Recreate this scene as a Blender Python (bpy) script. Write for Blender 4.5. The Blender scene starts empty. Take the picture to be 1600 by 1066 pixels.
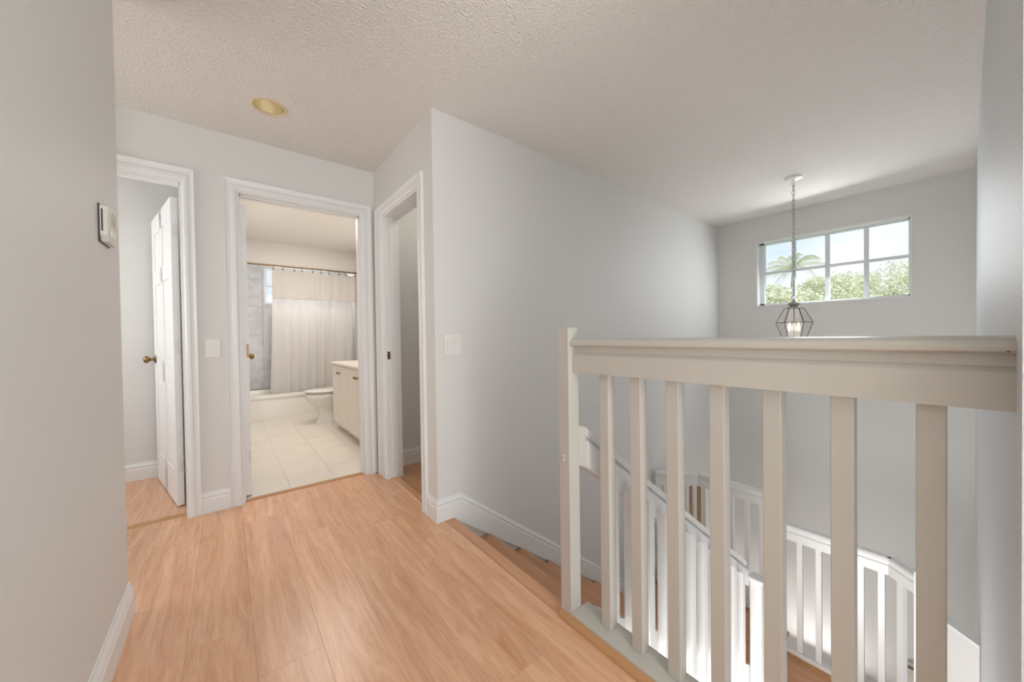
import bpy, bmesh, math, random
from mathutils import Vector, Matrix
random.seed(7)
S = bpy.context.scene
COL = S.collection
PI = math.pi

# ------------------------------------------------------------------ camera
F_PX, YAW, PITCH, ROLL, CAM_H = 561.914, 0.670558, -0.012205, -0.014029, 1.0924
fw = Vector((math.sin(YAW)*math.cos(PITCH), math.cos(YAW)*math.cos(PITCH), math.sin(PITCH)))
rt = Vector((math.cos(YAW), -math.sin(YAW), 0)); up = rt.cross(fw)
r_ = rt*math.cos(ROLL) + up*math.sin(ROLL); u_ = -rt*math.sin(ROLL) + up*math.cos(ROLL)
cam = bpy.data.cameras.new('camera'); cam_o = bpy.data.objects.new('camera', cam); COL.objects.link(cam_o)
cam.sensor_width = 36; cam.sensor_fit = 'HORIZONTAL'; cam.lens = F_PX/1600*36; cam.clip_start = 0.01; cam.clip_end = 400
M = Matrix((r_, u_, -fw)).transposed().to_4x4(); M.translation = (0, 0, CAM_H); cam_o.matrix_world = M
S.camera = cam_o

# ------------------------------------------------------------------ exposure, sky, sun, area lights
S.view_settings.view_transform = 'Standard'; S.view_settings.look = 'None'
S.view_settings.gamma = 1; S.view_settings.use_curve_mapping = False
S.view_settings.exposure = 0.17
W = bpy.data.worlds.new('sky'); S.world = W; W.use_nodes = True
nt = W.node_tree; nt.nodes.clear()
tc = nt.nodes.new('ShaderNodeTexCoord'); mp = nt.nodes.new('ShaderNodeMapping'); mp.inputs['Scale'].default_value = (1, 1, 2.5)
nz = nt.nodes.new('ShaderNodeTexNoise'); nz.inputs['Scale'].default_value = 3.2; nz.inputs['Detail'].default_value = 5
rp = nt.nodes.new('ShaderNodeValToRGB'); rp.color_ramp.elements[0].position = .34; rp.color_ramp.elements[1].position = .60
rp.color_ramp.elements[0].color = (.60, .78, 1, 1); rp.color_ramp.elements[1].color = (.94, .97, 1, 1)
bg = nt.nodes.new('ShaderNodeBackground'); bg.inputs['Strength'].default_value = 0.98; out = nt.nodes.new('ShaderNodeOutputWorld')
L = nt.links.new
L(tc.outputs['Generated'], mp.inputs['Vector']); L(mp.outputs['Vector'], nz.inputs['Vector'])
L(nz.outputs['Fac'], rp.inputs['Fac']); L(rp.outputs['Color'], bg.inputs['Color']); L(bg.outputs['Background'], out.inputs['Surface'])

def sun(energy, direction, angle=1.0):
    l = bpy.data.lights.new('sun', 'SUN'); l.energy = energy; l.angle = math.radians(angle); l.color = (1, .96, .9)
    o = bpy.data.objects.new('sun', l); COL.objects.link(o)
    o.rotation_euler = Vector(direction).to_track_quat('-Z', 'Y').to_euler()
sun(3.6, (.55, .80, -1.15))
def area(name, loc, direction, sx, sy, power, color=(1, 1, 1)):
    l = bpy.data.lights.new(name, 'AREA'); l.shape = 'RECTANGLE'; l.size = sx; l.size_y = sy; l.energy = power; l.color = color
    o = bpy.data.objects.new(name, l); COL.objects.link(o); o.location = loc
    o.rotation_euler = Vector(direction).to_track_quat('-Z', 'Z' if abs(direction[2]) < .9 else 'Y').to_euler()
    return o
area('loft_fill', (.40, -2.5, 1.35), (.05, 1, 0), 1.0, 2.0, 29, (.92, .975, 1))  # unseen lamp added behind the camera to light the hall walls
area('loft_overhead_fill', (.45, -.75, 2.41), (0, .12, -1), .9, .9, 10, (.98, .99, 1))  # no fixture overhead; added fill for the near floor
area('loft_bounce_fill', (.45, -1.5, .5), (.1, .5, 1), 1.2, 1.2, 27, (.97, .985, 1))  # added lamp imitating flash bounced off the loft ceiling
area('bedroom_window_light', (-1.75, 3.6, 1.5), (1, 0, -.1), .8, 1.4, 17, (.97, .985, 1))
area('hall_end_fill', (-1.78, 2.5, 1.4), (1, 0, 0), .8, 1.3, 13, (1, .985, .95))  # added lamp, no window here; lifts the closet wall
area('closet_fill', (1.4, 2.5, 2.41), (0, 0, -1), .3, .3, 2.2, (1, .95, .87))  # unseen lamp put in to brighten the closet interior
area('bathroom_vanity_standin', (.85, 4.3, 2.40), (0, 0, -1), .9, 1.6, 22, (1, .92, .85))  # ceiling lamp standing in for the unseen vanity fixture
area('bathroom_window_light', (.95, 6.70, 1.93), (-.05, -1, -.25), .85, .5, 10, (.88, .94, 1))
area('lower_floor_window_light', (-.6, .5, -1.3), (1, .12, .06), 1.9, 2.0, 60, (1, .99, .97))
area('stairwell_bounce_fill', (2.0, .45, -1.65), (.2, .25, 1), 1.2, .7, 19, (.98, .99, 1))  # floating lamp added to mimic light bounced up from below
area('foyer_upward_fill', (3.95, .95, -2.7), (-.45, 0, 1), .6, 1.8, 24, (1, .99, .97))  # added upward fill imitating a sunlit floor
area('foyer_window_light', (4.90, .91, 1.78), (-1, .1, -.5), 1.1, .6, 15, (.92, .96, 1))

# ------------------------------------------------------------------ materials
def new_mat(name):
    m = bpy.data.materials.new(name); m.use_nodes = True
    return m, m.node_tree, m.node_tree.nodes['Principled BSDF']
def paint(name, col, rough=.6, bump=0, scale=120, dist=.002, spec=.4, var=.03, metal=0):
    m, t, b = new_mat(name)
    b.inputs['Roughness'].default_value = rough; b.inputs['Specular IOR Level'].default_value = spec; b.inputs['Metallic'].default_value = metal
    c = t.nodes.new('ShaderNodeTexCoord'); n = t.nodes.new('ShaderNodeTexNoise'); n.inputs['Scale'].default_value = scale; n.inputs['Detail'].default_value = 3
    t.links.new(c.outputs['Object'], n.inputs['Vector'])
    mx = t.nodes.new('ShaderNodeMix'); mx.data_type = 'RGBA'
    mx.inputs[6].default_value = tuple(x*(1-var) for x in col)+(1,); mx.inputs[7].default_value = tuple(min(1, x*(1+var)) for x in col)+(1,)
    t.links.new(n.outputs['Fac'], mx.inputs[0]); t.links.new(mx.outputs[2], b.inputs['Base Color'])
    if bump:
        bp = t.nodes.new('ShaderNodeBump'); bp.inputs['Strength'].default_value = bump; bp.inputs['Distance'].default_value = dist
        t.links.new(n.outputs['Fac'], bp.inputs['Height']); t.links.new(bp.outputs['Normal'], b.inputs['Normal'])
    return m
WALL = paint('wall_paint', (.725, .715, .695), .55, .25, 160, .001, .35, .01)
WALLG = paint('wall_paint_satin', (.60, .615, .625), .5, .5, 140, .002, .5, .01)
CEIL = paint('ceiling_texture', (.81, .775, .735), .9, 1, 95, .010, .1, .05)
SMOOTH = paint('bath_paint', (.84, .82, .79), .5, 0, 40, .001, .4, .01)
TRIM = paint('trim_enamel', (.80, .80, .795), .35, 0, 60, .001, .5, .008)
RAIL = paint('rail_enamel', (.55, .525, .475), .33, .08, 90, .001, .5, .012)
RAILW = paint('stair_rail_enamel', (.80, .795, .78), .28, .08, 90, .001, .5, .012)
DOORW = paint('door_paint', (.88, .88, .875), .4, .05, 200, .0005, .4, .008)
PLASTIC = paint('switch_plastic', (.80, .785, .75), .4, 0, 50, .001, .5, .005)
THERMO = paint('thermostat_plastic', (.70, .675, .63), .45, 0, 50, .001, .5, .01)
DARKP = paint('dark_plastic', (.06, .05, .045), .5, 0, 50, .001, .4, .01)
SCREEN = paint('lcd_screen', (.44, .42, .37), .25, 0, 50, .001, .6, .02)
BRASS = paint('antique_brass', (.27, .185, .085), .34, 0, 50, .001, .5, .05, 1)
BRASSD = paint('dark_bronze', (.17, .10, .045), .35, 0, 50, .001, .5, .05, 1)
BRASSL = paint('brass_ring', (.70, .58, .40), .45, 0, 30, .001, .5, .03)
GOLD = paint('gold_reflector', (.97, .89, .70), .38, 0, 30, .001, .5, .03, 1)
PORC = paint('porcelain', (.84, .80, .74), .12, 0, 20, .001, .6, .005)
TUBM = paint('tub_enamel', (.87, .83, .77), .15, 0, 20, .001, .6, .005)
VAN = paint('vanity_laminate', (.80, .74, .66), .4, 0, 30, .001, .4, .01)
VTOP = paint('vanity_marble_top', (.86, .76, .66), .2, 0, 6, .001, .6, .04)
CREAM = paint('cream_metal', (.66, .62, .53), .45, 0, 60, .001, .5, .03)
LANT = paint('lantern_metal', (.43, .415, .34), .5, 0, 60, .001, .5, .03)
LEAD = paint('lead_came', (.20, .17, .14), .4, 0, 60, .001, .5, .03, .7)
WINF = paint('window_aluminium', (.76, .79, .81), .75, 0, 60, .001, .5, .01)
GROUT = paint('grout', (.72, .67, .595), .9, 0, 60, .001, .2, .03)
LAWN = paint('lawn', (.16, .25, .08), .95, .5, 8, .05, .1, .3)
BARK = paint('bark', (.28, .23, .18), .9, .8, 12, .03, .1, .2)

def wood(name, c0, c1, rough=.3, scale=(13, 1.0, 13), coat=.0):
    m, t, b = new_mat(name); N = t.nodes.new
    c = N('ShaderNodeTexCoord'); oi = N('ShaderNodeObjectInfo')
    mul = N('ShaderNodeVectorMath'); mul.operation = 'SCALE'; mul.inputs[0].default_value = (13.7, 7.9, 3.1)
    t.links.new(oi.outputs['Random'], mul.inputs['Scale'])
    add = N('ShaderNodeVectorMath'); add.operation = 'ADD'
    t.links.new(c.outputs['Object'], add.inputs[0]); t.links.new(mul.outputs[0], add.inputs[1])
    mp = N('ShaderNodeMapping'); mp.inputs['Scale'].default_value = scale
    t.links.new(add.outputs[0], mp.inputs['Vector'])
    n = N('ShaderNodeTexNoise'); n.inputs['Scale'].default_value = 1.1; n.inputs['Detail'].default_value = 3; n.inputs['Distortion'].default_value = 1.4
    t.links.new(mp.outputs[0], n.inputs['Vector'])
    n2 = N('ShaderNodeTexNoise'); n2.inputs['Scale'].default_value = 5.5; n2.inputs['Detail'].default_value = 5; n2.inputs['Distortion'].default_value = .5
    t.links.new(mp.outputs[0], n2.inputs['Vector'])
    rp = N('ShaderNodeValToRGB'); rp.color_ramp.elements[0].position = .18; rp.color_ramp.elements[1].position = .80
    rp.color_ramp.elements[0].color = c0+(1,); rp.color_ramp.elements[1].color = c1+(1,)
    mxv = N('ShaderNodeMath'); mxv.operation = 'MULTIPLY_ADD'; mxv.inputs[1].default_value = .38
    t.links.new(n2.outputs['Fac'], mxv.inputs[0])
    m2 = N('ShaderNodeMath'); m2.operation = 'MULTIPLY'; m2.inputs[1].default_value = .58
    t.links.new(n.outputs['Fac'], m2.inputs[0]); t.links.new(m2.outputs[0], mxv.inputs[2])
    rg = N('ShaderNodeMath'); rg.operation = 'MULTIPLY'; rg.inputs[1].default_value = 55; t.links.new(n.outputs['Fac'], rg.inputs[0])
    sn = N('ShaderNodeMath'); sn.operation = 'SINE'; t.links.new(rg.outputs[0], sn.inputs[0])
    s2 = N('ShaderNodeMath'); s2.operation = 'MULTIPLY_ADD'; s2.inputs[1].default_value = .045; t.links.new(sn.outputs[0], s2.inputs[0]); t.links.new(mxv.outputs[0], s2.inputs[2])
    t.links.new(s2.outputs[0], rp.inputs['Fac'])
    hv = N('ShaderNodeHueSaturation')
    mr = N('ShaderNodeMapRange'); mr.inputs['To Min'].default_value = .95; mr.inputs['To Max'].default_value = 1.05
    t.links.new(oi.outputs['Random'], mr.inputs['Value']); t.links.new(mr.outputs[0], hv.inputs['Value'])
    t.links.new(rp.outputs['Color'], hv.inputs['Color']); t.links.new(hv.outputs['Color'], b.inputs['Base Color'])
    b.inputs['Roughness'].default_value = rough; b.inputs['Specular IOR Level'].default_value = .5
    return m
LAM = wood('laminate_planks', (.52, .245, .12), (.88, .555, .36), .25)
LAMX = wood('tread_wood', (.48, .215, .10), (.74, .42, .25), .3)
OAK = wood('oak_moulding', (.42, .215, .09), (.56, .31, .15), .4)
DOORB = wood('brown_door_wood', (.20, .10, .03), (.33, .18, .06), .45, (9, 9, 1.1))

def marble(name, c0, c1, rough, scale=3):
    m, t, b = new_mat(name); N = t.nodes.new
    c = N('ShaderNodeTexCoord'); oi = N('ShaderNodeObjectInfo')
    mul = N('ShaderNodeVectorMath'); mul.operation = 'SCALE'; mul.inputs[0].default_value = (9.7, 5.9, 7.1); t.links.new(oi.outputs['Random'], mul.inputs['Scale'])
    add = N('ShaderNodeVectorMath'); t.links.new(c.outputs['Object'], add.inputs[0]); t.links.new(mul.outputs[0], add.inputs[1])
    n = N('ShaderNodeTexNoise'); n.inputs['Scale'].default_value = scale; n.inputs['Detail'].default_value = 6; n.inputs['Distortion'].default_value = 1.5
    t.links.new(add.outputs[0], n.inputs['Vector'])
    rp = N('ShaderNodeValToRGB'); rp.color_ramp.elements[0].position = .3; rp.color_ramp.elements[1].position = .7
    rp.color_ramp.elements[0].color = c0+(1,); rp.color_ramp.elements[1].color = c1+(1,)
    t.links.new(n.outputs['Fac'], rp.inputs['Fac']); t.links.new(rp.outputs['Color'], b.inputs['Base Color'])
    b.inputs['Roughness'].default_value = rough
    return m
TILEF = marble('floor_tile', (.76, .70, .61), (.83, .78, .70), .3)
TILEW = marble('grey_marble_tile', (.50, .48, .47), (.66, .63, .61), .2, 5)

def fabric():
    m, t, b = new_mat('curtain_fabric')
    b.inputs['Base Color'].default_value = (.87, .84, .80, 1); b.inputs['Roughness'].default_value = .8
    tr = t.nodes.new('ShaderNodeBsdfTranslucent'); tr.inputs['Color'].default_value = (.9, .88, .86, 1)
    n = t.nodes.new('ShaderNodeTexNoise'); n.inputs['Scale'].default_value = 400
    bp = t.nodes.new('ShaderNodeBump'); bp.inputs['Strength'].default_value = .1; t.links.new(n.outputs['Fac'], bp.inputs['Height']); t.links.new(bp.outputs['Normal'], b.inputs['Normal'])
    mx = t.nodes.new('ShaderNodeMixShader'); mx.inputs[0].default_value = .45
    t.links.new(b.outputs[0], mx.inputs[1]); t.links.new(tr.outputs[0], mx.inputs[2]); t.links.new(mx.outputs[0], t.nodes['Material Output'].inputs['Surface'])
    return m
FAB = fabric()
def glass(name, tint=(1, 1, 1), f=1.0, base=.0, rough=.03):
    m, t, b = new_mat(name); t.nodes.remove(b)
    tr = t.nodes.new('ShaderNodeBsdfTransparent'); tr.inputs['Color'].default_value = tint+(1,)
    gl = t.nodes.new('ShaderNodeBsdfGlossy'); gl.inputs['Roughness'].default_value = rough
    lw = t.nodes.new('ShaderNodeLayerWeight'); lw.inputs['Blend'].default_value = .5; fr = t.nodes.new('ShaderNodeMath'); fr.operation = 'POWER'; fr.inputs[1].default_value = 4; t.links.new(lw.outputs['Facing'], fr.inputs[0])
    ad = t.nodes.new('ShaderNodeMath'); ad.operation = 'MULTIPLY_ADD'; ad.inputs[1].default_value = f; ad.inputs[2].default_value = base; t.links.new(fr.outputs[0], ad.inputs[0])
    mx = t.nodes.new('ShaderNodeMixShader'); t.links.new(ad.outputs[0], mx.inputs[0]); t.links.new(tr.outputs[0], mx.inputs[1]); t.links.new(gl.outputs[0], mx.inputs[2])
    t.links.new(mx.outputs[0], t.nodes['Material Output'].inputs['Surface'])
    return m
GLASS = glass('window_glass', (1, 1, 1), .5, .008); LGLASS = glass('lantern_glass', (.99, .99, .99), .6, .06, .3)
def frosted():
    m, t, b = new_mat('frosted_glass')
    b.inputs['Base Color'].default_value = (.9, .93, .97, 1); b.inputs['Roughness'].default_value = .6
    tr = t.nodes.new('ShaderNodeBsdfTranslucent'); tr.inputs['Color'].default_value = (.95, .97, 1, 1)
    tp = t.nodes.new('ShaderNodeBsdfTransparent')
    mx = t.nodes.new('ShaderNodeMixShader'); mx.inputs[0].default_value = .7
    t.links.new(tr.outputs[0], mx.inputs[1]); t.links.new(tp.outputs[0], mx.inputs[2]); t.links.new(mx.outputs[0], t.nodes['Material Output'].inputs['Surface'])
    return m
FROST = frosted()
def emit(name, col, s):
    m, t, b = new_mat(name); b.inputs['Base Color'].default_value = col+(1,); b.inputs['Emission Color'].default_value = col+(1,); b.inputs['Emission Strength'].default_value = s
    return m
BULB = emit('lit_bulb', (1, .72, .45), 1.5)
def leafmat(name, c0, c1):
    m, t, b = new_mat(name)
    g = t.nodes.new('ShaderNodeNewGeometry'); rp = t.nodes.new('ShaderNodeValToRGB')
    rp.color_ramp.elements[0].color = c0+(1,); rp.color_ramp.elements[1].color = c1+(1,)
    t.links.new(g.outputs['Random Per Island'], rp.inputs['Fac']); t.links.new(rp.outputs['Color'], b.inputs['Base Color'])
    b.inputs['Roughness'].default_value = .55
    tr = t.nodes.new('ShaderNodeBsdfTranslucent'); t.links.new(rp.outputs['Color'], tr.inputs['Color'])
    mx = t.nodes.new('ShaderNodeMixShader'); mx.inputs[0].default_value = .45
    t.links.new(b.outputs[0], mx.inputs[1]); t.links.new(tr.outputs[0], mx.inputs[2]); t.links.new(mx.outputs[0], t.nodes['Material Output'].inputs['Surface'])
    return m
LEAF = leafmat('tree_leaves', (.58, .61, .42), (.93, .93, .80))  # ramp kept pale: haze glare is put into the leaf colour
FROND = leafmat('palm_leaflets', (.34, .42, .30), (.86, .83, .58))

# ------------------------------------------------------------------ builders
def box(bm, x0, x1, y0, y1, z0, z1, bevel=0):
    xs, ys, zs = sorted((x0, x1)), sorted((y0, y1)), sorted((z0, z1))
    v = [bm.verts.new((x, y, z)) for z in zs for y in ys for x in xs]
    fs = [bm.faces.new([v[i] for i in f]) for f in ((0, 2, 3, 1), (4, 5, 7, 6), (0, 1, 5, 4), (2, 6, 7, 3), (0, 4, 6, 2), (1, 3, 7, 5))]
    if bevel:
        bmesh.ops.bevel(bm, geom=list({e for f in fs for e in f.edges}), offset=bevel, segments=2, affect='EDGES', profile=.5)
def prism(bm, pts, vec):
    """closed polygon pts (3D) extruded by vec"""
    vec = Vector(vec)
    a = [bm.verts.new(p) for p in pts]; b = [bm.verts.new(Vector(p)+vec) for p in pts]
    bm.faces.new(a); bm.faces.new(list(reversed(b)))
    n = len(a)
    for i in range(n): bm.faces.new((a[(i+1) % n], a[i], b[i], b[(i+1) % n]))
def loft(bm, rings, cap=True, closed=True):
    R = [[bm.verts.new(p) for p in r] for r in rings]
    n = len(R[0])
    for a, b in zip(R, R[1:]):
        for i in range(n if closed else n-1):
            j = (i+1) % n
            bm.faces.new((a[i], a[j], b[j], b[i]))
    if cap and closed:
        bm.faces.new(list(reversed(R[0]))); bm.faces.new(R[-1])
def lathe(bm, prof, origin=(0, 0, 0), axis='z', seg=24, cap=True):
    o = Vector(origin); rings = []
    for r, h in prof:
        ring = []
        for i in range(seg):
            a = 2*PI*i/seg; c, s = math.cos(a)*r, math.sin(a)*r
            p = {'z': (c, s, h), 'x': (h, c, s), '-x': (-h, s, c), 'y': (s, h, c), '-y': (c, -h, s)}[axis]
            ring.append(o+Vector(p))
        rings.append(ring)
    loft(bm, rings, cap)
def tube(bm, pts, r, seg=8, cap=True):
    pts = [Vector(p) for p in pts]; rings = []
    for i, p in enumerate(pts):
        d = (pts[min(i+1, len(pts)-1)]-pts[max(i-1, 0)]).normalized()
        h = Vector((0, 0, 1)) if abs(d.z) < .95 else Vector((1, 0, 0))
        a = d.cross(h).normalized(); b = d.cross(a)
        rr = r[i] if isinstance(r, (list, tuple)) else r
        rings.append([p+a*math.cos(2*PI*k/seg)*rr+b*math.sin(2*PI*k/seg)*rr for k in range(seg)])
    loft(bm, rings, cap)
def world_origin(o):
    v = Vector((0, 0, 0))
    while o is not None: v += o.location; o = o.parent
    return v
def obj(name, bm, mat, parent=None, smooth=False, recalc=True):
    if recalc: bmesh.ops.recalc_face_normals(bm, faces=bm.faces[:])
    if parent is not None: bmesh.ops.translate(bm, verts=bm.verts[:], vec=-world_origin(parent))
    me = bpy.data.meshes.new(name); bm.to_mesh(me); bm.free(); me.materials.append(mat)
    if smooth:
        for p in me.polygons: p.use_smooth = True
        try: me.set_sharp_from_angle(angle=math.radians(40))
        except Exception: pass
    o = bpy.data.objects.new(name, me); COL.objects.link(o); o.parent = parent
    return o
def B(name, mat, parent, *a, **k):
    bm = bmesh.new(); box(bm, *a, **k); return obj(name, bm, mat, parent)
def tag(o, label, cat, group=None):
    o['label'] = label; o['category'] = cat
    if group: o['group'] = group
    return o
def thing(name, loc, label, cat, group=None):
    o = bpy.data.objects.new(name, None); COL.objects.link(o); o.location = loc; o.empty_display_size = .1
    return tag(o, label, cat, group)
def struct(name, bm, mat, label=None, smooth=False):
    o = obj(name, bm, mat, None, smooth); o['kind'] = 'structure'
    if label: o['label'] = label
    return o
def sempty(name, loc, label=None):
    o = bpy.data.objects.new(name, None); COL.objects.link(o); o.location = loc; o['kind'] = 'structure'
    if label: o['label'] = label
    return o
_cache = {}
def piece(name, key, make, mat, parent, loc, rotz=0):
    """repeat of a shared mesh; loc in world coordinates"""
    k = (name,)+tuple(key)
    if k not in _cache:
        bm = bmesh.new(); make(bm); bmesh.ops.recalc_face_normals(bm, faces=bm.faces[:])
        me = bpy.data.meshes.new(name); bm.to_mesh(me); bm.free(); me.materials.append(mat); _cache[k] = me
    o = bpy.data.objects.new(name, _cache[k]); COL.objects.link(o); o.parent = parent
    o.location = Vector(loc)-(world_origin(parent) if parent else Vector((0, 0, 0))); o.rotation_euler.z = rotz
    return o

# ------------------------------------------------------------------ dimensions of the place
XL, YL = -.3245, 2.0656        # wall on the left and its end
YB = 2.996                     # wall with the two doors
XC, YS = .961, 1.941           # closet wall, stair wall
XW, YR = 4.868, -.053          # window wall, right-hand wall
XR = 1.014                     # railing line
H = 2.44; DH = 2.08            # ceiling, door heads
ZL = -2.75                     # lower storey
T = .11

# ------------------------------------------------------------------ walls
bm = bmesh.new(); box(bm, XL-.12, XL, -2.6, YL, 0, H); box(bm, -1.9, XL-.12, YL-.12, YL, 0, H)
struct('wall_left', bm, WALL)
bm = bmesh.new()
for x0, x1, z0, z1 in ((-1.9, -.965, 0, H), (-.965, -.2, DH, H), (-.2, .07, 0, H), (.07, .855, DH, H), (.855, 1.75, 0, H)):
    box(bm, x0, x1, YB, YB+T, z0, z1)
struct('wall_back', bm, WALL)
CY0, CY1, CH = 2.137, 2.785, 2.043
bm = bmesh.new()
for y0, y1, z0, z1 in ((YS, CY0, 0, H), (CY0, CY1, CH, H), (CY1, YB, 0, H)): box(bm, XC, XC+T, y0, y1, z0, z1)
struct('wall_closet', bm, WALL)
bm = bmesh.new(); box(bm, XC+T, XW, YS, YS+.11, 0, H); box(bm, XC+.1, XW, YS, YS+.11, ZL, 0)
struct('wall_stair', bm, WALL)
WY0, WY1, WZ0, WZ1 = .300, 1.5204, 1.4012, 2.1508
bm = bmesh.new()
for y0, y1, z0, z1 in ((YR-.12, WY0, ZL, H), (WY1, YS+.11, ZL, H), (WY0, WY1, ZL, WZ0), (WY0, WY1, WZ1, H)): box(bm, XW, XW+.2, y0, y1, z0, z1)
struct('wall_window', bm, WALL)
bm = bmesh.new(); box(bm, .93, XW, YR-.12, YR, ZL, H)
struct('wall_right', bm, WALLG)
bm = bmesh.new(); box(bm, -2.0, -1.9, YL-.12, 4.2, 0, H); struct('wall_hall_end', bm, WALL)
bm = bmesh.new(); box(bm, -1.9, -.06, 4.06, 4.16, 0, H); struct('wall_bedroom', bm, WALL)
bm = bmesh.new(); box(bm, 1.75, 1.85, YS+.11, YB+T, 0, H); struct('wall_closet_inside', bm, WALL)
bm = bmesh.new(); box(bm, -.06, .04, YB+T, 6.82, 0, H); struct('wall_bath_left', bm, SMOOTH)
BXR = 1.64
bm = bmesh.new(); box(bm, BXR, BXR+.1, YB+T, 6.82, 0, H); struct('wall_bath_right', bm, SMOOTH)
BW = (.47, 1.42, 1.655, 2.215)
bm = bmesh.new()
for x0, x1, z0, z1 in ((.04, BW[0], 0, H), (BW[1], BXR, 0, H), (BW[0], BW[1], 0, BW[2]), (BW[0], BW[1], BW[3], H)): box(bm, x0, x1, 6.72, 6.82, z0, z1)
w_tub = struct('wall_bath_back', bm, GROUT)
bm = bmesh.new(); box(bm, .04, BXR, 5.96, 6.06, 2.122, H); struct('wall_tub_header', bm, SMOOTH)
# grey marble tiles of the tub surround
tw, th, zt0 = .398, .42, .345
for r in range(5):
    for c in range(4):
        x0, z0 = .045+c*tw, zt0+r*th
        x1, z1 = min(x0+tw-.004, BXR-.002), min(z0+th-.004, 2.43)
        parts = [(x0, x1, z0, z1)]
        if x1 > BW[0] and x0 < BW[1] and z1 > BW[2] and z0 < BW[3]:   # cut round the window
            parts = []
            if z0 < BW[2]: parts.append((x0, x1, z0, BW[2]))
            if z1 > BW[3]: parts.append((x0, x1, BW[3], z1))
            if x0 < BW[0]: parts.append((x0, BW[0], max(z0, BW[2]), min(z1, BW[3])))
            if x1 > BW[1]: parts.append((BW[1], x1, max(z0, BW[2]), min(z1, BW[3])))
        for a, b, e, f in parts:
            if b-a > .01 and f-e > .01:
                piece('tile', (round(b-a, 3), round(f-e, 3)), lambda m, b=b, a=a, e=e, f=f: box(m, 0, b-a, 0, .012, 0, f-e), TILEW, w_tub, (a, 6.708, e))

for r in range(5):
    for c in range(2): piece('tile', ('side',), lambda m: box(m, -.010, 0, 0, .322, 0, .355), TILEW, bpy.data.objects['wall_bath_right'], (BXR, 6.062+c*.325, .340+r*.357))

# ------------------------------------------------------------------ ceilings, unseen sun-blocking slab
DLX, DLY, DLR = .217, 2.505, .078
bm = bmesh.new(); h = .11
for x0, x1, y0, y1 in ((-1.9, DLX-h, -2.6, YB), (DLX+h, 1.8, YR-.1, YB), (DLX+h, .93, -2.6, YR-.1), (DLX-h, DLX+h, -2.6, DLY-h), (DLX-h, DLX+h, DLY+h, YB), (1.8, XW, YR, YS)):
    v = [bm.verts.new(p) for p in ((x0, y0, H), (x0, y1, H), (x1, y1, H), (x1, y0, H))]; bm.faces.new(v)
n = 32
outer, inner = [], []
for i in range(n):
    a = 2*PI*i/n; c, s = math.cos(a), math.sin(a); k = h/max(abs(c), abs(s))
    outer.append(bm.verts.new((DLX+c*k, DLY+s*k, H))); inner.append(bm.verts.new((DLX+c*DLR, DLY+s*DLR, H)))
for i in range(n): bm.faces.new((outer[i], outer[(i+1) % n], inner[(i+1) % n], inner[i]))
struct('ceiling', bm, CEIL)
bm = bmesh.new(); box(bm, -1.9, -.06, YB+T, 4.06, H, H+.02); struct('ceiling_bedroom', bm, SMOOTH)
bm = bmesh.new(); box(bm, .04, BXR, YB+T, 6.72, H, H+.02); struct('ceiling_bath', bm, SMOOTH)
bm = bmesh.new(); box(bm, XC+T, 1.75, YS+.11, YB, H-.002, H+.02); struct('ceiling_closet', bm, SMOOTH)
bm = bmesh.new(); box(bm, -2.3, XW+.55, -2.6, 7.2, H+.22, H+.32); struct('sun_block_slab', bm, TRIM)  # unseen slab added above the ceilings to keep the sun out

# ------------------------------------------------------------------ floors and planks
GAP = .0004
def planks(parent, x0, x1, ylo, yhi, mat, w=.192, length=1.26, seed=1, z=0, th=.008):
    rnd = random.Random(seed); c = 0; x = x0
    while x < x1-.01:
        xe = min(x+w, x1); y = ylo(x)-rnd.random()*length*.9
        while y < yhi(x)-.001:
            a, b = max(y, ylo(x)), min(y+length, yhi(x))
            if b-a > .03:
                dx, dy = xe-x-GAP, b-a-GAP
                piece('plank', (mat.name, round(dx, 3), round(dy, 3)), lambda m, dx=dx, dy=dy: box(m, 0, dx, 0, dy, -th, 0, bevel=.0004), mat, parent, (x+GAP/2, a+GAP/2, z))
            y += length
        x = xe
bm = bmesh.new(); box(bm, -1.9, 1.0, -2.6, YB+.06, -.26, -.008)
fl = struct('floor', bm, OAK, 'warm brown laminate plank floor of the upstairs hall')
planks(fl, XL-.192*8, 1.0, lambda x: -2.6 if x > -.33 else YL-.05, lambda x: YB+.03, LAM, seed=5)
bm = bmesh.new(); box(bm, -1.9, -.06, YB+.06, 4.06, -.26, -.006)
fb = struct('floor_bedroom', bm, OAK); planks(fb, -1.9, -.06, lambda x: YB+.06, lambda x: 4.06, LAM, seed=9, z=.002)
bm = bmesh.new(); box(bm, 1.0, 1.75, YS+.11, YB, -.26, -.006)
fc = struct('floor_closet', bm, OAK); planks(fc, 1.05, 1.75, lambda x: YS+.11, lambda x: YB, LAMX, seed=12, z=.002)
bm = bmesh.new(); box(bm, .04, BXR, YB+.06, 6.72, -.26, -.004)
ft = struct('floor_bath', bm, GROUT)
ts = .305; y = YB+.065
while y < 5.95:
    x = .045
    while x < BXR-.02:
        dx, dy = min(ts-.0016, BXR-x), min(ts-.0016, 5.98-y)
        piece('tile', ('f', round(dx, 3), round(dy, 3)), lambda m, dx=dx, dy=dy: box(m, 0, dx, 0, dy, -.006, 0, bevel=.001), TILEF, ft, (x, y, 0)); x += ts
    y += ts
bm = bmesh.new(); box(bm, -2.0, XW, -2.6, YS+.2, ZL-.1, ZL); struct('floor_lower', bm, TILEF)
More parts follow.
